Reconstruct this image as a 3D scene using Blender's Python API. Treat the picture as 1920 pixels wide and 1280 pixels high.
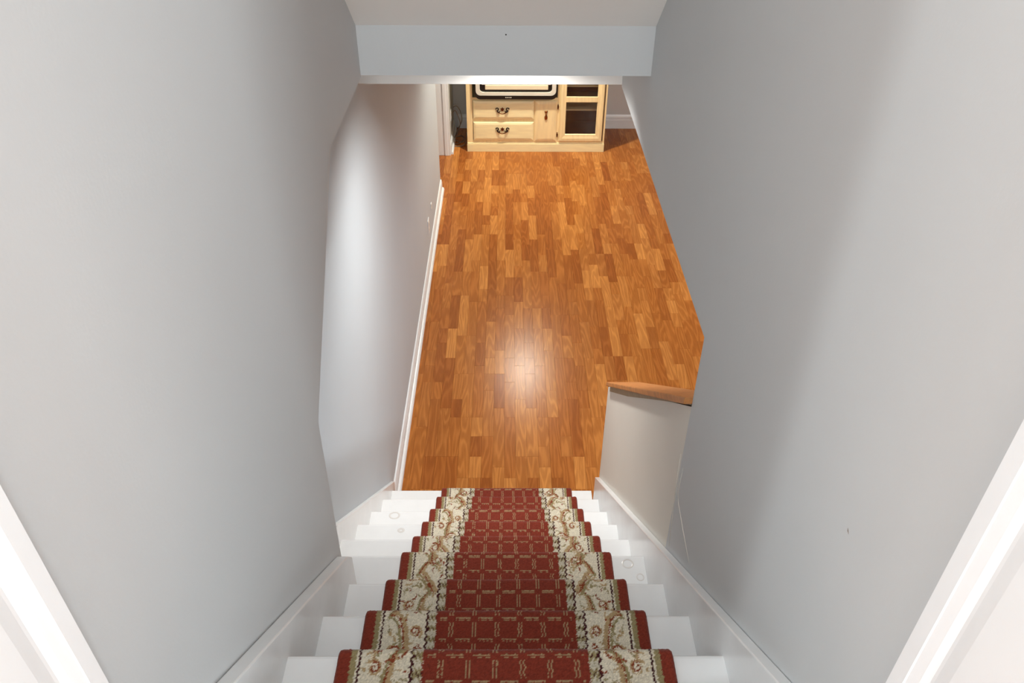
import bpy, bmesh, math, random
import numpy as np
from mathutils import Vector, Matrix

# ------------------------------------------------------------------ clear
for o in list(bpy.data.objects):
    bpy.data.objects.remove(o)
SC = bpy.context.scene
COL = SC.collection
Z0 = 3.15                      # eye height above the lower floor; coordinates below are taken from the eye
R = math.radians
random.seed(7)
RNG = np.random.default_rng(11)

# ------------------------------------------------------------------ camera
cam_d = bpy.data.cameras.new('camera')
cam = bpy.data.objects.new('camera', cam_d)
COL.objects.link(cam)
cam_d.sensor_fit = 'HORIZONTAL'
cam_d.sensor_width = 36.0
cam_d.lens = 1498.05 / 1920 * 36.0
cam_d.clip_start = 0.02
pi_, ya_, ro_ = R(36.899), R(0.4242), R(0.3261)
cp, sp = math.cos(pi_), math.sin(pi_)
Fv = Vector((math.sin(ya_) * cp, math.cos(ya_) * cp, -sp))
R0 = Vector((math.cos(ya_), -math.sin(ya_), 0))
U0 = R0.cross(Fv)
Rv = R0 * math.cos(ro_) + U0 * math.sin(ro_)
Uv = U0 * math.cos(ro_) - R0 * math.sin(ro_)
cam.matrix_world = Matrix(((Rv.x, Uv.x, -Fv.x, 0), (Rv.y, Uv.y, -Fv.y, 0), (Rv.z, Uv.z, -Fv.z, Z0), (0, 0, 0, 1)))
SC.camera = cam

# ------------------------------------------------------------------ world, exposure, lights
w = bpy.data.worlds.new('world')
SC.world = w
w.use_nodes = True
w.node_tree.nodes['Background'].inputs[0].default_value = (0.95, 0.97, 1.0, 1)
w.node_tree.nodes['Background'].inputs[1].default_value = 0.3
SC.view_settings.view_transform = 'Standard'
SC.view_settings.look = 'None'
SC.view_settings.gamma = 1.0
SC.view_settings.use_curve_mapping = False
SC.view_settings.exposure = 0.0


def light(name, kind, loc, energy, color=(1, 1, 1), size=0.1, target=None, spot=None, blend=0.4, sy=None):
    d = bpy.data.lights.new(name, kind)
    d.energy = energy
    d.color = color
    if kind == 'AREA':
        d.size = size
        if sy:
            d.shape = 'RECTANGLE'
            d.size_y = sy
    else:
        d.shadow_soft_size = size
    if kind == 'SPOT':
        d.spot_size = R(spot)
        d.spot_blend = blend
    o = bpy.data.objects.new(name, d)
    COL.objects.link(o)
    o.location = (loc[0], loc[1], loc[2] + Z0)
    if target:
        v = Vector((target[0] - loc[0], target[1] - loc[1], target[2] - loc[2]))
        o.rotation_euler = v.to_track_quat('-Z', 'Y').to_euler()
    return o


WARM = (1.0, 0.975, 0.93)
# lamp of the upstairs hall, left of the stair door, then unseen fill lights added in the hall behind the eye
light('hall_lamp', 'POINT', (-2.2, -1.08, 0.80), 104, (0.89, 0.965, 1.0), 0.09)
light('hall_right_fill', 'AREA', (2.1, -2.3, 0.85), 95, (0.88, 0.96, 1.0), 0.6, (-0.4, 0.9, -0.9), sy=0.7)  # unseen broad source on the hall's right, set for the left wall
light('hall_far_fill', 'AREA', (0.05, -2.6, 0.25), 58, (0.88, 0.96, 1.0), 0.8, (0.0, 2.4, -0.5))  # added fill that lifts the bulkhead and sloped ceiling
light('hall_tread_fill', 'AREA', (0.0, -0.42, 1.38), 17, (0.90, 0.97, 1.0), 0.4, (0.0, 0.5, -1.4))  # added fill from above that lifts the upper treads
# recessed ceiling lamps of the lower room, then two unseen fill spots on the right
light('lower_room_spot', 'SPOT', (0.04, 2.76, -0.835), 106, WARM, 0.05, (0.04, 2.70, -3.15), 141, 1.0)
light('lower_room_spot', 'SPOT', (0.18, 6.66, -0.835), 240, (1.0, 0.94, 0.78), 0.06, (0.18, 6.66, -3.15), 140, 0.6)
light('lower_room_spot', 'SPOT', (1.9, 4.6, -0.835), 130, (0.94, 0.98, 1.0), 0.06, (1.9, 4.6, -3.15), 160, 0.5)  # unseen spot, tinted cool as fill against the warm bounce
light('lower_room_spot', 'SPOT', (1.45, 1.38, -0.835), 90, (0.92, 0.97, 1.0), 0.08, (1.2, 1.38, -3.15), 165, 0.4)  # unseen spot placed to light the left wall through the opening


# ------------------------------------------------------------------ materials
def lin(c):
    return tuple((x / 255 / 12.92) if x / 255 <= 0.04045 else ((x / 255 + 0.055) / 1.055) ** 2.4 for x in c)


def mat(name, rgb, rough=0.5, metal=0.0, noise=0.04, scale=6.0, bump=0.0, bscale=60.0, spec=0.5, stretch=(1, 1, 1)):
    m = bpy.data.materials.new(name)
    m.use_nodes = True
    nt = m.node_tree
    b = nt.nodes['Principled BSDF']
    b.inputs['Roughness'].default_value = rough
    b.inputs['Metallic'].default_value = metal
    b.inputs['Specular IOR Level'].default_value = spec
    geo = nt.nodes.new('ShaderNodeNewGeometry')
    mp = nt.nodes.new('ShaderNodeMapping')
    mp.inputs['Scale'].default_value = stretch
    nt.links.new(geo.outputs['Position'], mp.inputs['Vector'])
    n = nt.nodes.new('ShaderNodeTexNoise')
    n.inputs['Scale'].default_value = scale
    n.inputs['Detail'].default_value = 4
    nt.links.new(mp.outputs[0], n.inputs['Vector'])
    r = nt.nodes.new('ShaderNodeValToRGB')
    l = lin(rgb)
    r.color_ramp.elements[0].position = 0.3
    r.color_ramp.elements[1].position = 0.7
    r.color_ramp.elements[0].color = tuple(x * (1 - noise) for x in l) + (1,)
    r.color_ramp.elements[1].color = tuple(min(1, x * (1 + noise)) for x in l) + (1,)
    nt.links.new(n.outputs['Fac'], r.inputs[0])
    nt.links.new(r.outputs[0], b.inputs['Base Color'])
    if bump:
        n2 = nt.nodes.new('ShaderNodeTexNoise')
        n2.inputs['Scale'].default_value = bscale
        n2.inputs['Detail'].default_value = 3
        nt.links.new(mp.outputs[0], n2.inputs['Vector'])
        bp = nt.nodes.new('ShaderNodeBump')
        bp.inputs['Strength'].default_value = bump
        bp.inputs['Distance'].default_value = 0.002
        nt.links.new(n2.outputs['Fac'], bp.inputs['Height'])
        nt.links.new(bp.outputs[0], b.inputs['Normal'])
    return m


M = {}
M['wall'] = mat('grey_wall_paint', (204, 206, 207), 0.6, noise=0.012, scale=3, bump=0.10, bscale=160, spec=0.25)
M['wall_low'] = mat('grey_wall_paint_cooled', (197, 206, 213), 0.6, noise=0.012, scale=3, bump=0.10, bscale=160, spec=0.25)  # same grey paint, cooled to offset warm bounce from the floor
M['half'] = mat('off_white_half_wall_paint', (228, 224, 215), 0.5, noise=0.015, scale=3, bump=0.12, bscale=120, spec=0.3)
M['white'] = mat('white_gloss_paint', (232, 235, 237), 0.3, noise=0.015, scale=9, bump=0.08, bscale=40)
M['white_ceiling'] = mat('white_ceiling_paint', (240, 238, 234), 0.7, noise=0.01)
M['tread'] = mat('white_stair_paint', (234, 236, 237), 0.22, noise=0.02, scale=14, bump=0.06, bscale=50)
M['knot'] = mat('knot_greyed_paint', (216, 214, 211), 0.3, noise=0.04, scale=40)  # knots showing through the white paint
M['pine'] = mat('pale_pine', (250, 232, 182), 0.38, noise=0.07, scale=5, stretch=(1.2, 6, 9))
M['pine_v'] = mat('pale_pine_upright', (249, 223, 170), 0.38, noise=0.08, scale=5, stretch=(9, 6, 1.2))
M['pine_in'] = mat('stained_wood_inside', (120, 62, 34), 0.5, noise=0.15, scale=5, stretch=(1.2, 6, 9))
M['oak'] = mat('oak_cap_wood', (186, 124, 72), 0.4, noise=0.2, scale=7, stretch=(9, 1.4, 9))
M['brass'] = mat('antique_brass', (110, 66, 36), 0.35, 1.0, noise=0.15, scale=60)
M['copper'] = mat('copper_pull', (150, 92, 50), 0.35, 1.0, noise=0.1, scale=60)
M['dark_brass'] = mat('dark_bronze', (42, 24, 18), 0.4, 0.8, noise=0.15, scale=60)
M['black'] = mat('black_plastic', (18, 15, 14), 0.3, noise=0.1)
M['silver'] = mat('silver_plastic', (228, 222, 208), 0.35, noise=0.03)
M['cream'] = mat('cream_plastic', (236, 222, 190), 0.45, noise=0.03)
M['cable'] = mat('grey_cable', (120, 104, 90), 0.5, noise=0.05)
M['under'] = mat('dark_underlay', (70, 40, 22), 0.8, noise=0.05)
M['cap_shade'] = mat('cap_shade_tint', (160, 140, 112), 0.6, noise=0.1, stretch=(9, 1.4, 9))  # grey-brown tint for the cap's shade on the half wall
M['hole'] = mat('nail_hole', (25, 25, 25), 0.9, noise=0.02)


def glass_mat():
    m = bpy.data.materials.new('cabinet_glass')
    m.use_nodes = True
    nt = m.node_tree
    nt.nodes.remove(nt.nodes['Principled BSDF'])
    t = nt.nodes.new('ShaderNodeBsdfTransparent')
    t.inputs[0].default_value = (0.86, 0.84, 0.82, 1)
    g = nt.nodes.new('ShaderNodeBsdfGlossy')
    g.inputs['Roughness'].default_value = 0.02
    fr = nt.nodes.new('ShaderNodeFresnel')
    fr.inputs[0].default_value = 1.45
    mx = nt.nodes.new('ShaderNodeMixShader')
    nt.links.new(fr.outputs[0], mx.inputs[0])
    nt.links.new(t.outputs[0], mx.inputs[1])
    nt.links.new(g.outputs[0], mx.inputs[2])
    nt.links.new(mx.outputs[0], nt.nodes['Material Output'].inputs['Surface'])
    return m


M['glass'] = glass_mat()


def laminate():
    m = bpy.data.materials.new('laminate_strip')
    m.use_nodes = True
    nt = m.node_tree
    N = nt.nodes.new
    L = nt.links.new
    b = nt.nodes['Principled BSDF']
    oi = N('ShaderNodeObjectInfo')
    geo = N('ShaderNodeNewGeometry')

    def mth(op, a, bb=None):
        n = N('ShaderNodeMath')
        n.operation = op
        for i, v in enumerate((a, bb)):
            if v is None:
                continue
            if isinstance(v, (int, float)):
                n.inputs[i].default_value = v
            else:
                L(v, n.inputs[i])
        return n.outputs[0]
    rnd = mth('FRACT', mth('ADD', oi.outputs['Random'], geo.outputs['Random Per Island']))
    rnd2 = mth('FRACT', mth('MULTIPLY', rnd, 37.31))
    ramp = N('ShaderNodeValToRGB')
    cols = [(0.0, (142, 79, 34)), (0.25, (159, 94, 42)), (0.6, (167, 103, 48)), (0.85, (185, 121, 61)), (1.0, (147, 84, 37))]
    e = ramp.color_ramp.elements
    e[0].position, e[0].color = cols[0][0], lin(cols[0][1]) + (1,)
    e[1].position, e[1].color = cols[-1][0], lin(cols[-1][1]) + (1,)
    for p, c in cols[1:-1]:
        x = e.new(p)
        x.color = lin(c) + (1,)
    L(rnd, ramp.inputs[0])
    comb = N('ShaderNodeCombineXYZ')
    sep = N('ShaderNodeSeparateXYZ')
    L(geo.outputs['Position'], sep.inputs[0])
    L(mth('ADD', mth('MULTIPLY', sep.outputs['X'], 16), mth('MULTIPLY', rnd, 91)), comb.inputs['X'])
    L(mth('ADD', mth('MULTIPLY', sep.outputs['Y'], 1.7), mth('MULTIPLY', rnd2, 57)), comb.inputs['Y'])
    n1 = N('ShaderNodeTexNoise')
    n1.inputs['Scale'].default_value = 1.0
    n1.inputs['Detail'].default_value = 1.5
    n1.inputs['Roughness'].default_value = 0.35
    L(comb.outputs[0], n1.inputs['Vector'])
    rings = mth('SINE', mth('MULTIPLY', n1.outputs['Fac'], 52))
    ringp = mth('POWER', mth('MULTIPLY', mth('ADD', rings, 1), 0.5), 2.2)
    # fine pores along the strip
    c2 = N('ShaderNodeCombineXYZ')
    L(mth('MULTIPLY', sep.outputs['X'], 420), c2.inputs['X'])
    L(mth('MULTIPLY', sep.outputs['Y'], 14), c2.inputs['Y'])
    L(mth('MULTIPLY', rnd, 50), c2.inputs['Z'])
    n2 = N('ShaderNodeTexNoise')
    n2.inputs['Scale'].default_value = 1.0
    n2.inputs['Detail'].default_value = 2
    L(c2.outputs[0], n2.inputs['Vector'])
    k = mth('ADD', mth('MULTIPLY', ringp, -0.27), mth('MULTIPLY', mth('SUBTRACT', n2.outputs['Fac'], 0.5), 0.5))
    mix = N('ShaderNodeMixRGB')
    mix.blend_type = 'MULTIPLY'
    mix.inputs[0].default_value = 1.0
    g = N('ShaderNodeCombineXYZ')
    one = mth('SUBTRACT', 0.93, k)
    L(one, g.inputs[0])
    L(mth('SUBTRACT', 0.92, mth('MULTIPLY', k, 1.25)), g.inputs[1])
    L(mth('SUBTRACT', 0.91, mth('MULTIPLY', k, 1.4)), g.inputs[2])
    L(ramp.outputs[0], mix.inputs[1])
    L(g.outputs[0], mix.inputs[2])
    L(mix.outputs[0], b.inputs['Base Color'])
    b.inputs['Roughness'].default_value = 0.25
    b.inputs['Specular IOR Level'].default_value = 0.14
    bp = N('ShaderNodeBump')
    bp.inputs['Strength'].default_value = 0.12
    bp.inputs['Distance'].default_value = 0.0006
    L(n2.outputs['Fac'], bp.inputs['Height'])
    L(bp.outputs[0], b.inputs['Normal'])
    return m


M['lam'] = laminate()


def carpet_mat():
    m = bpy.data.materials.new('woven_carpet')
    m.use_nodes = True
    nt = m.node_tree
    b = nt.nodes['Principled BSDF']
    a = nt.nodes.new('ShaderNodeAttribute')
    a.attribute_name = 'yarn'
    nt.links.new(a.outputs['Color'], b.inputs['Base Color'])
    b.inputs['Roughness'].default_value = 0.95
    b.inputs['Specular IOR Level'].default_value = 0.1
    b.inputs['Sheen Weight'].default_value = 0.15
    return m


M['carpet'] = carpet_mat()


# ------------------------------------------------------------------ mesh helpers (eye coordinates, z gets Z0)
def add_box(bm, x0, x1, y0, y1, z0, z1, bevel=0.0, seg=2):
    vs = [bm.verts.new((x, y, z + Z0)) for x in (x0, x1) for y in (y0, y1) for z in (z0, z1)]
    idx = [(0, 1, 3, 2), (4, 6, 7, 5), (0, 4, 5, 1), (2, 3, 7, 6), (0, 2, 6, 4), (1, 5, 7, 3)]
    fs = [bm.faces.new([vs[i] for i in f]) for f in idx]
    if bevel:
        es = list({e for f in fs for e in f.edges})
        bmesh.ops.bevel(bm, geom=es, offset=bevel, segments=seg, profile=0.5, affect='EDGES', clamp_overlap=True)


def add_prism_yz(bm, poly, x0, x1, bevel=0.0):
    a = [bm.verts.new((x0, y, z + Z0)) for y, z in poly]
    b = [bm.verts.new((x1, y, z + Z0)) for y, z in poly]
    n = len(poly)
    fs = [bm.faces.new(a), bm.faces.new(b[::-1])]
    for i in range(n):
        j = (i + 1) % n
        fs.append(bm.faces.new((a[i], b[i], b[j], a[j])))
    if bevel:
        es = list({e for f in fs for e in f.edges})
        bmesh.ops.bevel(bm, geom=es, offset=bevel, segments=2, profile=0.5, affect='EDGES', clamp_overlap=True)


def add_prism_xz(bm, poly, y0, y1, bevel=0.0):
    a = [bm.verts.new((x, y0, z + Z0)) for x, z in poly]
    b = [bm.verts.new((x, y1, z + Z0)) for x, z in poly]
    n = len(poly)
    fs = [bm.faces.new(a), bm.faces.new(b[::-1])]
    for i in range(n):
        j = (i + 1) % n
        fs.append(bm.faces.new((a[i], b[i], b[j], a[j])))
    if bevel:
        es = list({e for f in fs for e in f.edges})
        bmesh.ops.bevel(bm, geom=es, offset=bevel, segments=2, profile=0.5, affect='EDGES', clamp_overlap=True)


def add_tube(bm, pts, r, n=8, closed=False):
    pts = [Vector((p[0], p[1], p[2] + Z0)) for p in pts]
    rr = r if isinstance(r, (list, tuple)) else [r] * len(pts)
    rings = []
    for i, p in enumerate(pts):
        if closed:
            t = pts[(i + 1) % len(pts)] - pts[i - 1]
        else:
            t = pts[min(i + 1, len(pts) - 1)] - pts[max(i - 1, 0)]
        t.normalize()
        up = Vector((0, 1, 0)) if abs(t.y) < 0.9 else Vector((1, 0, 0))
        s = t.cross(up).normalized()
        u = s.cross(t)
        rings.append([bm.verts.new(p + (s * math.cos(2 * math.pi * k / n) + u * math.sin(2 * math.pi * k / n)) * rr[i]) for k in range(n)])
    m = len(rings)
    for i in range(m if closed else m - 1):
        a, b = rings[i], rings[(i + 1) % m]
        for k in range(n):
            bm.faces.new((a[k], a[(k + 1) % n], b[(k + 1) % n], b[k]))
    if not closed:
        bm.faces.new(rings[0][::-1])
        bm.faces.new(rings[-1])


def add_disc(bm, c, r, axis, depth, n=20, squash=1.0):
    """short round plate, axis 'y' (faces the stairs) or 'x' or 'z'"""
    loops = []
    for d, rr in ((0, r), (depth * 0.6, r), (depth, r * 0.75)):
        lp = []
        for k in range(n):
            a = 2 * math.pi * k / n
            p, q = rr * math.cos(a), rr * squash * math.sin(a)
            if axis == 'y':
                v = (c[0] + p, c[1] - d, c[2] + q + Z0)
            elif axis == 'x':
                v = (c[0] + d, c[1] + p, c[2] + q + Z0)
            else:
                v = (c[0] + p, c[1] + q, c[2] + d + Z0)
            lp.append(bm.verts.new(v))
        loops.append(lp)
    for a, b in zip(loops, loops[1:]):
        for k in range(n):
            bm.faces.new((a[k], a[(k + 1) % n], b[(k + 1) % n], b[k]))
    bm.faces.new(loops[0][::-1])
    bm.faces.new(loops[-1])


WLOC = {}


def setparent(o, parent, wloc):
    WLOC[o.name] = wloc
    if parent is not None:
        o.parent = parent
        o.location = wloc - WLOC[parent.name]
    else:
        o.location = wloc


def obj(name, bm, m, parent=None, smooth=False):
    bmesh.ops.recalc_face_normals(bm, faces=bm.faces)
    me = bpy.data.meshes.new(name)
    bm.to_mesh(me)
    bm.free()
    return obj_me(name, me, m, parent, smooth)


def obj_me(name, me, m, parent=None, smooth=False):
    me.materials.append(m)
    o = bpy.data.objects.new(name, me)
    COL.objects.link(o)
    co = np.empty(len(me.vertices) * 3)
    me.vertices.foreach_get('co', co)
    co = co.reshape(-1, 3)
    c = np.array([(co[:, 0].min() + co[:, 0].max()) / 2, (co[:, 1].min() + co[:, 1].max()) / 2, co[:, 2].min()])
    me.vertices.foreach_set('co', (co - c).ravel())
    if smooth:
        me.polygons.foreach_set('use_smooth', [True] * len(me.polygons))
    me.update()
    setparent(o, parent, Vector(c))
    return o


def tag(o, label, cat, group=None):
    o['label'] = label
    o['category'] = cat
    if group:
        o['group'] = group
    return o


def thing(name, label, cat, loc, group=None):
    o = bpy.data.objects.new(name, None)
    o.empty_display_size = 0.05
    COL.objects.link(o)
    setparent(o, None, Vector((loc[0], loc[1], loc[2] + Z0)))
    return tag(o, label, cat, group)


def struct(name, bm, m, parent=None):
    o = obj(name, bm, m, parent)
    if parent is None:
        o['kind'] = 'structure'
    return o


def B(*a, **k):
    bm = bmesh.new()
    add_box(bm, *a, **k)
    return bm


def PYZ(poly, x0, x1, bevel=0.0):
    bm = bmesh.new()
    add_prism_yz(bm, poly, x0, x1, bevel)
    return bm


# ------------------------------------------------------------------ stair measures
NK = range(-2, 9)
DY = {0: 0.0, 1: -0.012, 2: -0.014, 3: -0.002, 4: -0.012, 5: -0.014, 6: -0.012, 7: 0.0, 8: 0.0}


def nose(k):                                   # carpet nosing line of step k
    return 0.881 + 0.232 * k + DY.get(k, 0.0), -1.395 - 0.195 * k


CARP = 0.012


def cap_z(y):
    return -1.184 - 0.793 * (y - 1.362)


# ------------------------------------------------------------------ the shell
XL, XR, XLL = -0.45, 0.44, -0.585
struct('wall_left', PYZ([(0.43, 1.5), (0.43, -2.9), (1.385, -2.9), (1.388, -1.76), (1.408, -1.298), (1.925, -0.827),
                         (2.45, -0.826), (2.45, 1.5)], XLL, XL), M['wall'])
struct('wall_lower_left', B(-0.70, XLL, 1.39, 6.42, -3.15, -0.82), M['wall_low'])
wr = struct('wall_right', PYZ([(0.43, 1.5), (0.43, -3.15), (1.43, -3.15), (1.43, -1.062), (3.05, -1.062), (3.05, -0.82),
                          (2.45, -0.82), (2.45, 1.5)], XR, XR + 0.10), M['wall'])
half = struct('wall_half', PYZ([(1.43, -3.15), (2.66, -3.15), (2.66, cap_z(2.66) - 0.03), (1.43, cap_z(1.43) - 0.03)], XR, XR + 0.10), M['half'])
head = struct('wall_bulkhead', B(XL, XR, 2.45, 2.57, -0.82, -0.56), M['wall'])
struct('ceiling_slope', PYZ([(2.45, -0.672), (0.43, 1.02), (0.43, 1.12), (2.57, -0.672), (2.57, -0.70), (2.449, -0.70)][:4], XL, XR), M['white_ceiling'])
struct('wall_beam', B(XLL, XR + 0.10, 3.05, 3.45, -1.055, -0.82, bevel=0.003), M['white_ceiling'])
bm = bmesh.new()
add_box(bm, -1.75, 3.5, 2.57, 7.95, -0.82, -0.72)
add_box(bm, XR + 0.10, 3.5, 0.9, 2.57, -0.82, -0.72)
struct('ceiling', bm, M['white_ceiling'])
struct('wall_back', B(-1.75, 3.5, 7.825, 7.95, -3.15, -0.82), M['wall'])
struct('wall_far_right', B(3.4, 3.5, 0.9, 7.825, -3.15, -0.82), M['wall'])
struct('wall_near', B(XR + 0.10, 3.4, 0.9, 1.0, -3.15, -0.82), M['wall'])
struct('wall_passage_left', B(-1.75, -1.65, 6.0, 7.825, -3.15, -0.82), M['wall'])
struct('wall_passage_near', B(-1.65, -0.70, 6.3, 6.42, -3.15, -0.82), M['wall'])
struct('wall_stub', B(-0.68, -0.545, 7.16, 7.825, -3.15, -0.82), M['wall'])

# upstairs hall around the eye
HX0, HX1, HY0 = -3.2, 2.9, -3.3
bm = bmesh.new()
add_box(bm, HX0, XL, 0.30, 0.43, -1.007, 1.42)
add_box(bm, XR, HX1, 0.30, 0.43, -1.007, 1.42)
add_box(bm, XL, XR, 0.30, 0.43, 1.02, 1.42)
struct('wall_front', bm, M['wall'])
struct('wall_hall_back', B(HX0, HX1, HY0 - 0.1, HY0, -1.007, 1.42), M['wall'])
struct('wall_hall_left', B(HX0 - 0.1, HX0, HY0, 0.43, -1.007, 1.42), M['wall'])
struct('wall_hall_right', B(HX1, HX1 + 0.1, HY0, 0.43, -1.007, 1.42), M['wall'])
struct('ceiling_hall', B(HX0 - 0.1, HX1 + 0.1, HY0 - 0.1, 0.43, 1.42, 1.5), M['white_ceiling'])
struct('floor_hall', B(HX0, HX1, HY0, 0.30, -1.10, -1.007), M['oak'])

# stair door frame: left and right jamb with a stepped edge
for name, s, e in (('door_1', -1, 0.438), ('door_2', 1, 0.457)):
    x = 0.40
    poly = [(x, e), (0.45, e), (0.45, 0.28), (x + 0.004, 0.28), (x + 0.004, e - 0.062), (x + 0.006, e - 0.046), (x + 0.006, e - 0.042),
            (x + 0.003, e - 0.034), (x + 0.0012, e - 0.021), (x, e - 0.0195)]
    bm = bmesh.new()
    a = [bm.verts.new((s * p, q, -1.0 + Z0)) for p, q in poly]
    b = [bm.verts.new((s * p, q, 1.02 + Z0)) for p, q in poly]
    bm.faces.new(a)
    bm.faces.new(b[::-1])
    for i in range(len(poly)):
        j = (i + 1) % len(poly)
        bm.faces.new((a[i], b[i], b[j], a[j]))
    struct(name, bm, M['white'])

# small nail hole in the bulkhead and a scuff on the right wall
bm = bmesh.new()
add_disc(bm, (-0.005, 2.45, -0.698), 0.0022, 'y', 0.0006, 10)
obj('nail_hole', bm, M['hole'], head)
bm = bmesh.new()
add_tube(bm, [(XR + 0.0003, 0.672, -0.815), (XR, 0.676, -0.812), (XR + 0.0003, 0.679, -0.809)], [0.0003, 0.0009, 0.0003], 6)
obj('scuff', bm, M['cable'], wr)
# wrinkled paint ridges on the half wall
bm = bmesh.new()
for pts in ([(1.405, -1.45), (1.41, -1.542), (1.39, -1.56), (1.30, -1.575), (1.22, -1.585)], [(1.42, -1.50), (1.425, -1.60), (1.415, -1.66), (1.40, -1.745)],
            [(1.445, -1.44), (1.44, -1.53), (1.425, -1.61)]):
    add_tube(bm, [(XR, y, z) for y, z in pts], [0.0006] + [0.0016] * (len(pts) - 2) + [0.0006], 6)
obj('paint_ridge', bm, M['half'], half, True)

# oak cap on the half wall; its shade on the wall is a tinted strip below
dyc, dzc = 1.0 / math.hypot(1, 0.793), -0.793 / math.hypot(1, 0.793)
CT = 0.022
struct_cap = obj('wood_cap', PYZ([(1.432, cap_z(1.432)), (2.60, cap_z(2.60)), (2.60, cap_z(2.60) - CT), (1.432, cap_z(1.432) - CT)], 0.42, 0.56, 0.003), M['oak'], half)
obj('cap_shade_strip', PYZ([(1.432, cap_z(1.432) - CT), (2.60, cap_z(2.60) - CT), (2.60, cap_z(2.60) - CT - 0.030), (2.2, cap_z(2.2) - CT - 0.030),
                       (1.75, cap_z(1.75) - CT - 0.012), (1.432, cap_z(1.432) - CT - 0.002)], 0.4375, 0.4395), M['cap_shade'], half)

# ------------------------------------------------------------------ floor of strips
floor = struct('floor', B(-1.75, 3.5, 0.9, 7.95, -3.25, -3.1565), M['under'])


def pix(x, y, z):
    v = Vector((x, y, z))
    d = v.dot(Fv)
    return 960 + 1498.05 * v.dot(Rv) / d, 640 - 1498.05 * v.dot(Uv) / d


SW = 0.0632
LENS = (0.16, 0.24, 0.32, 0.40, 0.48)
ENDS = tuple(round(0.01 * i, 2) for i in range(2, 49))


def strip_mesh(l):
    bm = bmesh.new()
    g = 0.0003
    add_box(bm, -SW / 2 + g, SW / 2 - g, -l / 2 + g, l / 2 - g, -Z0, -Z0 + 0.0062)
    top = [e for e in bm.edges if all(v.co.z > 0.006 for v in e.verts)]
    bmesh.ops.bevel(bm, geom=top, offset=0.00035, segments=1, affect='EDGES')
    bmesh.ops.recalc_face_normals(bm, faces=bm.faces)
    me = bpy.data.meshes.new('floor_strip')
    bm.to_mesh(me)
    bm.free()
    me.materials.append(M['lam'])
    return me


SM = {l: strip_mesh(l) for l in sorted(set(LENS) | set(ENDS))}
seen, rest = [], []
ncol = int((3.4 + 1.65) / SW)
x_first = -0.585 + SW / 2 - SW * 17
for i in range(ncol + 2):
    x = x_first + i * SW
    if x < -1.65 + SW / 2 or x > 3.4 - SW / 2:
        continue
    y = 1.0 if x > XR + 0.13 else 2.66
    if x < XLL:
        y = 6.42
    first = True
    while y < 7.82:
        l = random.choice(LENS) if not first else random.choice(LENS[:3])
        first = False
        if y + l > 7.824:
            cand = [q for q in ENDS if y + q <= 7.825]
            if not cand:
                break
            l = cand[-1]
        yc = y + l / 2
        px, py = pix(x, yc, -3.15)
        xr = 1320 - (632 - py) * 0.3285 if py < 640 else (1300 if py < 735 else 1142 - (py - 735) * 0.12)
        hid = (yc > 7.28 and -0.36 < x < 0.9)
        (seen if (740 < px < xr + 8 and 235 < py < 925 and not hid) else rest).append((x, yc, l))
        y += l
seen.sort(key=lambda t: t[1])
rest += seen[300:]
for x, yc, l in seen[:300]:
    o = bpy.data.objects.new('floor_strip', SM[l])
    COL.objects.link(o)
    setparent(o, floor, Vector((x, yc, Z0 - 3.1562)))
bmv, bmf = [], []
for x, yc, l in rest:
    me = SM[l]
    base = len(bmv)
    bmv += [(v.co.x + x, v.co.y + yc, v.co.z + Z0 - 3.1562) for v in me.vertices]
    bmf += [[base + q for q in p.vertices] for p in me.polygons]
me = bpy.data.meshes.new('floor_strips')
me.from_pydata(bmv, [], bmf)
o = obj_me('floor_strips', me, M['lam'], floor)
o['kind'] = 'stuff'

# ------------------------------------------------------------------ baseboards


def baseboard_x(name, xw, s, y0, y1, h=0.095, cut=0.0):
    """runs along y on a wall whose face is at xw, projecting to s; with a shoe moulding as its own part"""
    zb = -3.15
    bm = bmesh.new()
    prof = [(0, 0), (0.014, 0), (0.014, h - 0.022), (0.011, h - 0.016), (0.009, h - 0.005), (0.004, h), (0, h)]
    a = [bm.verts.new((xw + s * p, y0, zb + q + Z0)) for p, q in prof]
    b = [bm.verts.new((xw + s * p, y1 - cut * (q / h), zb + q + Z0)) for p, q in prof]
    bm.faces.new(a)
    bm.faces.new(b[::-1])
    for i in range(len(prof)):
        j = (i + 1) % len(prof)
        bm.faces.new((a[i], b[i], b[j], a[j]))
    base = struct(name, bm, M['white'])
    bm = bmesh.new()
    prof = [(0.0142, 0)] + [(0.0142 + 0.017 * math.cos(t * math.pi / 10), 0.022 * math.sin(t * math.pi / 10)) for t in range(6)]
    a = [bm.verts.new((xw + s * p, y0, zb + q + Z0)) for p, q in prof]
    b = [bm.verts.new((xw + s * p, y1 - 0.12 * bool(cut), zb + q + Z0)) for p, q in prof]
    bm.faces.new(a)
    bm.faces.new(b[::-1])
    for i in range(len(prof)):
        j = (i + 1) % len(prof)
        bm.faces.new((a[i], b[i], b[j], a[j]))
    obj('shoe_moulding', bm, M['white'], base)
    return base


baseboard_x('baseboard_left', XLL, 1, 2.765, 6.42)
baseboard_x('baseboard_stub', -0.545, 1, 7.165, 7.80, 0.09)
bm = bmesh.new()
prof = [(0, 0), (0.016, 0), (0.016, 0.088), (0.012, 0.092), (0.012, 0.110), (0.016, 0.114), (0.012, 0.128), (0.004, 0.142), (0, 0.142)]
for x0, x1 in ((-0.50, 3.4),):
    a = [bm.verts.new((x0, 7.825 - p, -3.15 + q + Z0)) for p, q in prof]
    b = [bm.verts.new((x1, 7.825 - p, -3.15 + q + Z0)) for p, q in prof]
    bm.faces.new(a)
    bm.faces.new(b[::-1])
    for i in range(len(prof)):
        j = (i + 1) % len(prof)
        bm.faces.new((a[i], b[i], b[j], a[j]))
struct('baseboard_back', bm, M['white'])
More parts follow.
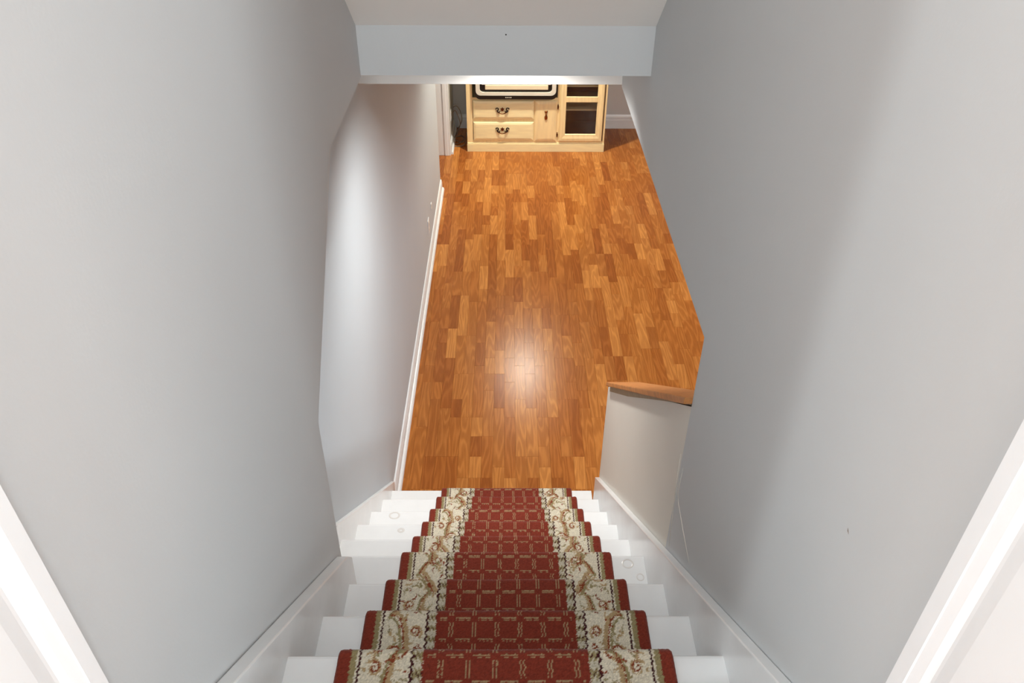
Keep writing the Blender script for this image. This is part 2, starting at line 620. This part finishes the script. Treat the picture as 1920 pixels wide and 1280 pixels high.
# white casing at the far side of the passage opening
bm = bmesh.new()
add_box(bm, -0.68, -0.592, 7.138, 7.16, -3.15, -0.82, bevel=0.003)
add_box(bm, -0.594, -0.560, 7.130, 7.16, -3.15, -0.82, bevel=0.004)
add_box(bm, -0.562, -0.538, 7.135, 7.16, -3.15, -0.82, bevel=0.003)
struct('trim_1', bm, M['white'])

# ------------------------------------------------------------------ staircase
stair = thing('staircase', 'white painted closed wooden stairs descending to the lower floor', 'stairs', (0, 1.8, -3.15))
XTL, XTLL, XTR = -0.42, -0.567, 0.417


def step_left(k):
    return XTL if k <= 2 else XTLL


for k in NK:
    y, z = nose(k)
    zt = z - CARP
    yb = nose(k - 1)[0] - 0.045 if k > -2 else 0.30
    yf = y - 0.010
    bm = bmesh.new()
    x0 = step_left(k)
    if k == 3:                                 # notched round the end of the near wall
        pl = [(XTLL, 1.39), (XTL, 1.39), (XTL, yb), (XTR, yb), (XTR, yf), (XTLL, yf)]
        va = [bm.verts.new((p, q, zt - 0.030 + Z0)) for p, q in pl]
        vb = [bm.verts.new((p, q, zt + Z0)) for p, q in pl]
        bm.faces.new(va[::-1])
        bm.faces.new(vb)
        for i in range(6):
            bm.faces.new((va[i], va[(i + 1) % 6], vb[(i + 1) % 6], vb[i]))
    else:
        add_box(bm, x0, XTR, yb, yf, zt - 0.030, zt)
    fr = [e for e in bm.edges if all(abs(v.co.y - yf) < 1e-4 for v in e.verts) and abs(e.verts[0].co.z - e.verts[1].co.z) < 1e-5]
    bmesh.ops.bevel(bm, geom=fr, offset=0.010, segments=3, profile=0.5, affect='EDGES')
    obj('tread', bm, M['tread'], stair)
    yr = yf - 0.028
    zl = -3.15 if k == 8 else nose(k + 1)[1] - CARP
    obj('riser', B(x0, XTR, yr - 0.016, yr, zl, zt - 0.030), M['tread'], stair)

# stringers: flat boards with an eased top edge
sr = lambda y: -1.155 - 0.8255 * (y - 0.665)
obj('stringer', PYZ([(0.44, sr(0.44)), (2.64, sr(2.64)), (2.64, -3.12), (2.55, -3.12), (0.44, sr(0.44) - 0.42)], XTR, XR - 0.0005, 0.0025), M['tread'], stair)
sl_ = lambda y: -1.163 - 0.8245 * (y - 0.671)
obj('stringer', PYZ([(0.44, sl_(0.44)), (1.345, sl_(1.345)), (1.385, sl_(1.385) - 0.02), (1.385, sl_(1.385) - 0.42), (0.44, sl_(0.44) - 0.42)], XL + 0.0005, XTL, 0.003), M['tread'], stair)
s2 = lambda y: -2.102 - 0.862 * (y - 1.777)
obj('stringer', PYZ([(1.392, s2(1.392)), (2.80, s2(2.80)), (2.765, -3.13), (2.70, -3.13), (1.392, s2(1.392) - 0.42)], XLL + 0.0005, XTLL, 0.002), M['tread'], stair)


def ring(cx, cy, cz, rx, ry, wdt):
    bm = bmesh.new()
    n = 28
    lp = []
    for rr, dz in ((1, 0.0), (1 - wdt * 0.5, 0.0006), (1 - wdt, 0.0)):
        lp.append([bm.verts.new((cx + rx * rr * math.cos(2 * math.pi * i / n), cy + ry * rr * math.sin(2 * math.pi * i / n), cz + dz + 0.0002 + Z0)) for i in range(n)])
    for a, b in zip(lp, lp[1:]):
        for i in range(n):
            bm.faces.new((a[i], a[(i + 1) % n], b[(i + 1) % n], b[i]))
    return bm


obj('knot', ring(-0.468, 2.226, nose(6)[1] - CARP, 0.024, 0.020, 0.35), M['knot'], stair)
obj('knot', ring(-0.400, 1.985, nose(5)[1] - CARP, 0.014, 0.012, 0.7), M['knot'], stair)
obj('knot', ring(0.366, 1.532, nose(3)[1] - CARP, 0.018, 0.018, 0.3), M['knot'], stair)
obj('knot', ring(0.398, 1.483, nose(3)[1] - CARP, 0.012, 0.014, 0.3), M['knot'], stair)

# ------------------------------------------------------------------ carpet runner
RX0, RX1 = -0.324, 0.320
WID = RX1 - RX0
RES = 0.0022


def runner_profile():
    pts = []                                     # (y, z, ny, nz)
    for k in range(-1, 9):
        y, z = nose(k)
        yb = nose(k - 1)[0] - 0.030
        rc = 0.018
        n = max(4, int((y - rc - yb) / RES)) if k >= 0 else 20
        for i in range(n):
            pts.append((yb + 0.004 + (y - rc - yb - 0.004) * i / n, z, 0.0, 1.0))
        na = 12
        for i in range(na + 1):
            a = math.pi / 2 * i / na
            pts.append((y - rc + rc * math.sin(a), z - rc + rc * math.cos(a), math.sin(a), math.cos(a)))
        z2 = nose(k + 1)[1] if k < 8 else -3.146
        yb2 = y - 0.030 + 0.004
        for i in range(1, 9):
            t = i / 9
            pts.append((y + (yb2 - y) * min(1, t * 1.3), z - rc + (z2 + 0.0 - z + rc) * t, 1.0, 0.0))
    pts.append((nose(8)[0] - 0.026, -3.146, 1.0, 0.0))
    return np.array(pts)


PR = runner_profile()
seg = np.hypot(np.diff(PR[:, 0]), np.diff(PR[:, 1]))
ARC = np.concatenate([[0], np.cumsum(seg)])
# columns across the runner: extra ones roll the bound edges down to the tread
us = np.linspace(0, WID, int(WID / RES) + 1)
off = np.zeros_like(us)
for i, u in enumerate(us):
    d = min(u, WID - u)
    if d < 0.009:
        off[i] = -(1 - math.sqrt(max(0, 1 - (1 - d / 0.009) ** 2))) * 0.0115
NU, NV = len(us), len(PR)

# --- yarn colours: a canvas of one repeat of the scroll border, drawn with round stamps
RED, CRM, TAN, BRN, DRK, GRN = [np.array(lin(c)) for c in ((119, 48, 34), (206, 198, 178), (166, 142, 106), (126, 60, 36), (62, 20, 24), (140, 128, 92))]
CW, CP, CR = 0.098, 0.56, 0.0011
cw, cpn = int(CW / CR), int(CP / CR)
canvas = np.tile(CRM, (cpn, cw, 1))
yy, xx = np.mgrid[0:cpn, 0:cw]


def stamp(u, v, r, col):
    iu, iv, ir = u / CR, v / CR, r / CR
    d = int(ir) + 2
    for jv in range(int(iv) - d, int(iv) + d + 1):
        for ju in range(int(iu) - d, int(iu) + d + 1):
            if 0 <= ju < cw and (jv - iv) ** 2 + (ju - iu) ** 2 <= ir * ir:
                canvas[jv % cpn, ju] = col


def stroke(pts, r0, r1, col):
    n = len(pts)
    for i, (u, v) in enumerate(pts):
        t = i / max(1, n - 1)
        stamp(u, v, r0 + (r1 - r0) * t, col)


def spiral(cu, cv, r0, turns, a0, dirn, n=60):
    return [(cu + r0 * (1 - 0.75 * t / n) * math.cos(a0 + dirn * turns * 2 * math.pi * t / n),
             cv + r0 * (1 - 0.75 * t / n) * math.sin(a0 + dirn * turns * 2 * math.pi * t / n) * 1.15) for t in range(n + 1)]


rs = random.Random(5)
for rep in range(4):
    v0 = rep * 0.14
    m = 1 if rep % 2 == 0 else -1
    f = lambda u: 0.049 + m * (u - 0.049)
    for du, dv, r, c in ((0.006, 0.004, 0.0066, TAN), (-0.006, -0.007, 0.0042, GRN), (0.0, 0.0, 0.0026, BRN)):
        stroke([(f(0.016 + 0.066 * (t / 60) + 0.010 * math.sin(t / 60 * 6.3)) + du, v0 + 0.135 * (t / 60) + 0.016 * math.sin(t / 60 * 9) + dv) for t in range(61)], r, r * 0.7, c)
    stroke(spiral(f(0.068), v0 + 0.045, 0.020, 1.3, 0.4 + rep, m), 0.0028, 0.0012, TAN)
    stroke(spiral(f(0.066), v0 + 0.048, 0.016, 1.2, 0.9 + rep, m), 0.0026, 0.0014, BRN)
    stroke(spiral(f(0.026), v0 + 0.098, 0.016, 1.2, 2.4 + rep, -m), 0.0030, 0.0012, TAN)
    stroke(spiral(f(0.027), v0 + 0.100, 0.011, 1.1, 2.0 + rep, -m), 0.0022, 0.0014, BRN)
    for q in range(30):                            # leaf flecks
        u, v, a = rs.uniform(0.008, 0.090), v0 + rs.uniform(0, 0.14), rs.uniform(0, 6.28)
        l = rs.uniform(0.010, 0.022)
        cc = (TAN, GRN, BRN)[q % 3]
        stroke([(u + l * t / 16 * math.cos(a + t * 0.05), v + l * t / 16 * math.sin(a + t * 0.05)) for t in range(17)], 0.0026 if q % 3 else 0.0034, 0.0007, cc)

# warp so the drawing looks tufted
UU, VV = np.meshgrid(us, ARC)
jit = RNG.normal(0, 0.0011, UU.shape)
jit2 = RNG.normal(0, 0.0011, UU.shape)
yarn = np.tile(RED, (NV, NU, 1))
for side in (0, 1):
    d = UU if side == 0 else WID - UU
    ph = 0.0 if side == 0 else 0.0
    wob = 0.0012 * np.sin(VV * 2 * math.pi / 0.011)
    e = d + wob + jit * 0.5
    yarn[(e > 0.0275) & (e <= 0.0385)] = GRN
    yarn[(e > 0.0385) & (e <= 0.0425)] = CRM
    yarn[(e > 0.0425) & (e <= 0.0468)] = DRK
    inb = (e > 0.0468) & (e <= 0.1445)
    iu = np.clip(((d + jit - 0.0465) / CR).astype(int), 0, cw - 1)
    iv = (((VV + jit2 + ph) / CR).astype(int)) % cpn
    cv = canvas[iv, iu]
    yarn[inb] = cv[inb]
    wob2 = 0.0022 * np.sin(VV * 2 * math.pi / 0.016)
    e2 = d + wob2 + jit * 0.5
    yarn[(e2 > 0.1415) & (e2 <= 0.1462)] = DRK
    mot = (e2 > 0.1462) & (d + jit <= 0.1640)
    blob = (np.sin(VV * 2 * math.pi / 0.031 + 1.2 + 1.5 * np.sin(VV * 23)) * 0.8 + np.sin(d * 700 + VV * 310) * 0.6 + RNG.normal(0, 0.3, UU.shape))
    mcol = np.where((blob > 1.1)[..., None], DRK, np.where((blob > 0.1)[..., None], GRN, CRM * 0.8))
    yarn[mot] = mcol[mot]
# grid of the red field
G0, GS = 0.1985, 0.0517                            # first double line, spacing
fld = (UU > 0.166) & (UU < WID - 0.166)
GV = 0.0535
vq = np.mod(VV + 0.012, GV)
vd = np.minimum(vq, GV - vq)
wv = 0.0014 * np.sin(VV * 2 * math.pi / 0.019 + np.floor(UU / GS) * 2.1) * (np.sin(VV * 5 + UU * 9) > -0.2)
LINE = TAN * 0.85
for c in range(6):
    uc = G0 + GS * c
    a = np.abs(np.abs(UU - uc + wv * (0.35 if c < 3 else 1.0) + jit * 0.2) - 0.0034)
    yarn[fld & (a < 0.0011) & (vd > 0.0085)] = LINE
ug = np.mod(UU - G0, GS)
ud = np.minimum(ug, GS - ug)
wh = 0.0005 * np.sin(UU * 2 * math.pi / 0.017 + VV * 7)
b1 = np.abs(vd * np.sign(np.where(vq < GV / 2, 1, -1)) + wh - 0.0022) < 0.0016
b2 = np.abs(vd * np.sign(np.where(vq < GV / 2, 1, -1)) + wh + 0.0030) < 0.0007
yarn[fld & (b1 | b2) & (ud > 0.0095) & (UU > 0.174) & (UU < WID - 0.174)] = LINE
yarn *= np.clip(RNG.normal(1.0, 0.13, (NV, NU)), 0.6, 1.4)[..., None]

relief = RNG.normal(0, 0.00045, (NV, NU)) + 0.0008 * np.sin(UU * 23 + VV * 11) * np.sin(VV * 17)
offs = off[None, :] + relief
X = np.broadcast_to((RX0 + us)[None, :], (NV, NU))
Y = PR[:, 0][:, None] + PR[:, 2][:, None] * offs
Zz = PR[:, 1][:, None] + PR[:, 3][:, None] * offs + Z0
runner = thing('stair_runner', 'red patterned carpet runner with cream scroll borders down the white stairs', 'carpet', (-0.002, 1.8, -3.15))


def runner_part(name, c0, c1):
    n = c1 - c0 + 1
    co = np.stack([X[:, c0:c1 + 1], Y[:, c0:c1 + 1], Zz[:, c0:c1 + 1]], -1).reshape(-1, 3).astype(np.float32)
    idx = np.arange(NV * n).reshape(NV, n)
    q = np.stack([idx[:-1, :-1], idx[1:, :-1], idx[1:, 1:], idx[:-1, 1:]], -1).reshape(-1, 4)
    me = bpy.data.meshes.new(name)
    me.vertices.add(len(co))
    me.vertices.foreach_set('co', co.ravel())
    me.loops.add(q.size)
    me.loops.foreach_set('vertex_index', q.ravel().astype(np.int32))
    me.polygons.add(len(q))
    me.polygons.foreach_set('loop_start', (np.arange(len(q)) * 4).astype(np.int32))
    me.update(calc_edges=True)
    at = me.attributes.new('yarn', 'FLOAT_COLOR', 'POINT')
    rgba = np.ones((len(co), 4), np.float32)
    rgba[:, :3] = yarn[:, c0:c1 + 1].reshape(-1, 3)
    at.data.foreach_set('color', rgba.ravel())
    o = obj_me(name, me, M['carpet'], runner)
    return o


ce = [0] + [int(round(v / WID * (NU - 1))) for v in (0.0275, 0.165, WID - 0.165, WID - 0.0275)] + [NU - 1]
for nm, a, b in zip(('edge_binding', 'scroll_border', 'field', 'scroll_border', 'edge_binding'), ce, ce[1:]):
    p_ = runner_part(nm, a, b)
    if nm == 'scroll_border':
        p_['label'] = 'cream border woven with brown scrolling vines'
    if nm == 'field':
        p_['label'] = 'red field with a tan double line grid'

# ------------------------------------------------------------------ TV console
FZ = -3.15
YF = 7.24
tv = thing('tv_console', 'pale pine television cabinet with drawers and a glass door at the far wall', 'cabinet', (0.27, 7.5, FZ))


def cb(name, x0, x1, y0, y1, z0, z1, m='pine', bevel=0.002, parent=None):
    return obj(name, B(x0, x1, y0, y1, FZ + z0, FZ + z1, bevel=bevel), M[m], parent or tv)


TOP = 1.28
cb('side_panel', -0.382, -0.364, YF + 0.018, 7.78, 0.0, TOP, 'pine_v')
cb('side_panel', 0.903, 0.921, YF - 0.002, 7.78, 0.0, TOP, 'pine_v')
cb('divider', 0.462, 0.478, YF + 0.018, 7.76, 0.086, TOP - 0.02, 'pine_in', 0)
cb('back_panel', -0.364, 0.903, 7.765, 7.778, 0.086, TOP - 0.02, 'pine_in', 0)
cb('top', -0.40, 0.94, YF - 0.02, 7.79, TOP, TOP + 0.03, 'pine', 0.006)
cb('shelf', -0.364, 0.462, YF + 0.018, 7.76, 0.500, 0.517, 'pine', 0)
for z in (0.395, 0.62, 0.92):
    cb('shelf', 0.478, 0.903, YF + 0.06, 7.76, z - 0.016, z, 'pine', 0.001)
cb('bottom_panel', -0.364, 0.903, YF + 0.018, 7.76, 0.086, 0.100, 'pine_in', 0)
# plinth with a moulded top edge
bm = bmesh.new()
add_box(bm, -0.384, 0.922, YF - 0.012, YF + 0.018, FZ, FZ + 0.078, bevel=0.002)
add_box(bm, -0.383, 0.921, YF - 0.008, YF + 0.018, FZ + 0.078, FZ + 0.088, bevel=0.003)
obj('plinth', bm, M['pine'], tv)
# face frame
bm = bmesh.new()
add_box(bm, -0.382, -0.326, YF, YF + 0.018, FZ + 0.088, FZ + TOP)
add_box(bm, 0.244, 0.254, YF + 0.001, YF + 0.018, FZ + 0.088, FZ + 0.500)
add_box(bm, 0.462, 0.486, YF, YF + 0.018, FZ + 0.088, FZ + TOP)
add_box(bm, -0.326, 0.462, YF + 0.0005, YF + 0.018, FZ + 0.498, FZ + 0.524)
add_box(bm, -0.326, 0.462, YF + 0.0005, YF + 0.018, FZ + 0.088, FZ + 0.112)
add_box(bm, -0.326, 0.244, YF + 0.0008, YF + 0.018, FZ + 0.296, FZ + 0.322)
add_box(bm, -0.326, 0.486, YF + 0.0008, YF + 0.018, FZ + TOP - 0.06, FZ + TOP)
add_box(bm, 0.486, 0.903, YF + 0.0008, YF + 0.018, FZ + 0.088, FZ + 0.104)
obj('face_frame', bm, M['pine_v'], tv)


def raised(name, x0, x1, z0, z1, m, edge=0.024):
    """raised panel front with sloped edges"""
    bm = bmesh.new()
    lv = [(0.0, 0.0), (0.0, 0.008), (edge * 0.35, 0.014), (edge, 0.018)]
    rings = []
    for ins, d in lv:
        rings.append([bm.verts.new((x, YF - d, FZ + z + Z0)) for x, z in ((x0 + ins, z0 + ins), (x1 - ins, z0 + ins), (x1 - ins, z1 - ins), (x0 + ins, z1 - ins))])
    for a, b in zip(rings, rings[1:]):
        for i in range(4):
            bm.faces.new((a[i], a[(i + 1) % 4], b[(i + 1) % 4], b[i]))
    bm.faces.new(rings[0][::-1])
    bm.faces.new(rings[-1])
    return obj(name, bm, M[m], tv)


def bail_pull(parent, cx, cz):
    y = YF - 0.018
    for s in (-1, 1):                                  # curled ears of the pull, each one swept tube
        path = [(cx + s * (0.049 + 0.013 * math.cos(t * 0.62)), y - 0.006, FZ + cz + 0.010 + 0.013 * math.sin(t * 0.62)) for t in range(9)]
        path += [(cx + s * 0.050, y - 0.007, FZ + cz - 0.004), (cx + s * 0.042, y - 0.007, FZ + cz - 0.014), (cx + s * 0.030, y - 0.006, FZ + cz - 0.020), (cx + s * 0.021, y - 0.004, FZ + cz - 0.002)]
        bm = bmesh.new()
        add_tube(bm, path, [0.0048] * 9 + [0.0065, 0.008, 0.007, 0.003], 6)
        obj('handle', bm, M['dark_brass'], parent, True)
    bm = bmesh.new()                                   # star rosette in the middle
    pts = []
    for i in range(10):
        a = math.pi / 2 + i * math.pi / 5
        r = 0.020 if i % 2 == 0 else 0.011
        pts.append((cx + r * math.cos(a), FZ + cz + 0.008 + r * 1.1 * math.sin(a)))
    add_prism_xz(bm, pts, y - 0.006, y)
    obj('rosette', bm, M['brass'], parent, False)
    bm = bmesh.new()
    add_tube(bm, [(cx - 0.034 + 0.068 * t / 10, y - 0.016, FZ + cz - 0.018 - 0.012 * math.sin(math.pi * t / 10)) for t in range(11)], 0.0042, 8)
    obj('bail', bm, M['brass'], parent, True)


for z0, z1, hz in ((0.322, 0.500, 0.412), (0.114, 0.296, 0.220)):
    d = raised('drawer', -0.322, 0.246, z0, z1, 'pine')
    bail_pull(d, -0.048, hz)
cd = raised('cupboard_door', 0.252, 0.462, 0.104, 0.500, 'pine_v', 0.03)
bm = bmesh.new()
add_disc(bm, (0.359, YF - 0.018, FZ + 0.395), 0.012, 'y', 0.008, 12)
add_tube(bm, [(0.346, YF - 0.022, FZ + 0.405), (0.359, YF - 0.024, FZ + 0.399), (0.372, YF - 0.022, FZ + 0.405)], 0.005, 6)
obj('pull_plate', bm, M['copper'], cd, True)
bm = bmesh.new()
add_disc(bm, (0.359, YF - 0.020, FZ + 0.345), 0.014, 'y', 0.008, 16, 1.7)
add_tube(bm, [(0.359, YF - 0.024, FZ + 0.392), (0.359, YF - 0.026, FZ + 0.362)], [0.004, 0.006], 6)
obj('pendant', bm, M['copper'], cd, True)
for z in (0.44, 0.17):                                 # hinges at the seam to the glass door
    bm = bmesh.new()
    add_tube(bm, [(0.470, YF - 0.006, FZ + z - 0.022), (0.470, YF - 0.006, FZ + z + 0.022)], 0.005, 8)
    add_disc(bm, (0.470, YF - 0.004, FZ + z), 0.009, 'y', 0.006, 10)
    obj('hinge', bm, M['brass'], cd, True)

# glazed door: mitred frame with a cross rail
DX0, DX1, DZ0, DZ1 = 0.486, 0.894, 0.104, 0.96
PX0, PX1 = 0.545, 0.830


def moulded_frame(bm, x0, x1, z0, z1, ix0, ix1, iz0, iz1):
    """picture-frame shape from outer to inner rectangle with rounded profile"""
    lv = [(0, 0.0), (0, 0.010), (0.12, 0.020), (0.45, 0.022), (0.75, 0.017), (0.9, 0.017), (1, 0.008), (1, 0.0)]
    rings = []
    for t, d in lv:
        X0, X1, A0, A1 = x0 + (ix0 - x0) * t, x1 + (ix1 - x1) * t, z0 + (iz0 - z0) * t, z1 + (iz1 - z1) * t
        rings.append([bm.verts.new((x, YF - d, FZ + z + Z0)) for x, z in ((X0, A0), (X1, A0), (X1, A1), (X0, A1))])
    for a, b in zip(rings, rings[1:] + rings[:1]):
        for i in range(4):
            bm.faces.new((a[i], a[(i + 1) % 4], b[(i + 1) % 4], b[i]))


bm = bmesh.new()
moulded_frame(bm, DX0, DX1, DZ0, DZ1, PX0, PX1, 0.180, 0.885)
add_box(bm, PX0 - 0.004, PX1 + 0.004, YF - 0.018, YF - 0.001, FZ + 0.486, FZ + 0.540, bevel=0.005)
gdoor = obj('glass_door', bm, M['pine_v'], tv)
obj('pane', B(PX0, PX1, YF - 0.007, YF - 0.004, FZ + 0.180, FZ + 0.487), M['glass'], gdoor)
obj('pane', B(PX0, PX1, YF - 0.007, YF - 0.004, FZ + 0.539, FZ + 0.885), M['glass'], gdoor)

# ------------------------------------------------------------------ television standing in the niche
tvset = thing('television', 'television with black rim and silver frame standing in the pine cabinet niche', 'television', (0.075, 7.4, FZ + 0.524))
TX0, TX1, TZ0, TZ1 = -0.300, 0.452, 0.526, 1.12


def rrect(x0, x1, z0, z1, r, n=5):
    pts = []
    for cx, cz, a0 in ((x1 - r, z0 + r, -90), (x1 - r, z1 - r, 0), (x0 + r, z1 - r, 90), (x0 + r, z0 + r, 180)):
        for i in range(n + 1):
            a = R(a0 + 90 * i / n)
            pts.append((cx + r * math.cos(a), cz + r * math.sin(a)))
    return pts


def rframe(outer, inner, y0, y1):
    bm = bmesh.new()
    L_ = []
    for pts, y in ((outer, y1), (outer, y0), (inner, y0), (inner, y1)):
        L_.append([bm.verts.new((x, y, FZ + z + Z0)) for x, z in pts])
    n = len(outer)
    for a, b in zip(L_, L_[1:] + L_[:1]):
        for i in range(n):
            bm.faces.new((a[i], a[(i + 1) % n], b[(i + 1) % n], b[i]))
    return bm


YT = 7.188
obj('black_rim', rframe(rrect(TX0, TX1, TZ0, TZ1, 0.05), rrect(TX0 + 0.009, TX1 - 0.009, TZ0 + 0.034, TZ1 - 0.03, 0.045), YT, YT + 0.06), M['black'], tvset)
obj('silver_frame', rframe(rrect(TX0 + 0.009, TX1 - 0.009, TZ0 + 0.034, TZ1 - 0.03, 0.045), rrect(TX0 + 0.046, TX1 - 0.046, TZ0 + 0.062, TZ1 - 0.06, 0.03), YT + 0.004, YT + 0.05), M['silver'], tvset)
bm = bmesh.new()
add_prism_xz(bm, [(x, FZ + z) for x, z in rrect(TX0 + 0.046, TX1 - 0.046, TZ0 + 0.062, TZ1 - 0.06, 0.03)], YT + 0.024, YT + 0.06)
obj('screen', bm, M['black'], tvset)
bm = bmesh.new()
add_box(bm, -0.205, 0.370, YT + 0.008, YT + 0.024, FZ + 0.612, FZ + 0.655, bevel=0.004)
obj('control_bar', bm, M['cream'], tvset)
bm = bmesh.new()
add_box(bm, -0.235, 0.395, YT + 0.012, YT + 0.024, FZ + 0.655, FZ + 0.700, bevel=0.004)
obj('speaker_bar', bm, M['silver'], tvset)
bm = bmesh.new()
add_box(bm, TX0 + 0.05, TX1 - 0.05, YT + 0.035, YT + 0.45, FZ + TZ0 - 0.001, FZ + TZ1 - 0.05, bevel=0.03)
obj('casing', bm, M['black'], tvset)
bm = bmesh.new()
for q in range(5):
    add_box(bm, -0.02 + q * 0.012, -0.013 + q * 0.012, YT - 0.003, YT, FZ + 0.540, FZ + 0.548, bevel=0.001)
obj('button', bm, M['silver'], tvset)

# ------------------------------------------------------------------ cables, outlets
def cable(label, pts, r=0.0042):
    P = [Vector(p) for p in pts]
    out = []
    for i in range(len(P) - 1):                       # Catmull-Rom
        p0, p1, p2, p3 = P[max(i - 1, 0)], P[i], P[i + 1], P[min(i + 2, len(P) - 1)]
        for k in range(8):
            t = k / 8
            out.append(0.5 * ((2 * p1) + (-p0 + p2) * t + (2 * p0 - 5 * p1 + 4 * p2 - p3) * t * t + (-p0 + 3 * p1 - 3 * p2 + p3) * t ** 3))
    out.append(P[-1])
    bm = bmesh.new()
    add_tube(bm, [(v.x, v.y, v.z + FZ) for v in out], r, 6)
    return tag(obj('power_cable', bm, M['cable'], None, True), label, 'cable')


cable('grey cable arching from the outlet down beside the left end of the pine cabinet',
      [(-0.525, 7.50, 0.335), (-0.49, 7.50, 0.345), (-0.455, 7.50, 0.29), (-0.445, 7.50, 0.20), (-0.49, 7.51, 0.10), (-0.52, 7.52, 0.02), (-0.50, 7.48, 0.006), (-0.44, 7.44, 0.006), (-0.41, 7.50, 0.02), (-0.402, 7.58, 0.05)])
cable('second cable looped lower and coiled on the floor left of the pine cabinet',
      [(-0.528, 7.45, 0.30), (-0.50, 7.46, 0.315), (-0.47, 7.46, 0.24), (-0.46, 7.47, 0.17), (-0.50, 7.50, 0.06), (-0.525, 7.56, 0.006), (-0.46, 7.60, 0.006), (-0.43, 7.52, 0.007), (-0.47, 7.42, 0.006), (-0.52, 7.38, 0.006), (-0.515, 7.34, 0.006), (-0.43, 7.36, 0.006), (-0.405, 7.42, 0.02)])


def outlet(label, x, y, z, hh, wy):
    t = thing('wall_outlet', label, 'outlet', (x, y, FZ + z - hh))
    obj('cover_plate', B(x, x + 0.006, y - wy, y + wy, FZ + z - hh, FZ + z + hh, bevel=0.002), M['white'], t)
    bm = bmesh.new()
    for dz in (-0.4, 0.4):
        add_disc(bm, (x + 0.0058, y, FZ + z + dz * hh), 0.014, 'x', 0.003, 12)
    obj('socket', bm, M['silver'], t)
    return t


outlet('white outlet plate low on the grey left wall above its baseboard, nearer the stairs', XLL, 5.235, 0.285, 0.057, 0.035)
outlet('smaller white plate beyond the first outlet on the grey left wall', XLL, 5.50, 0.315, 0.022, 0.02)
outlet('white outlet plate on the wall stub in the gap left of the pine cabinet', -0.545, 7.42, 0.29, 0.05, 0.035)
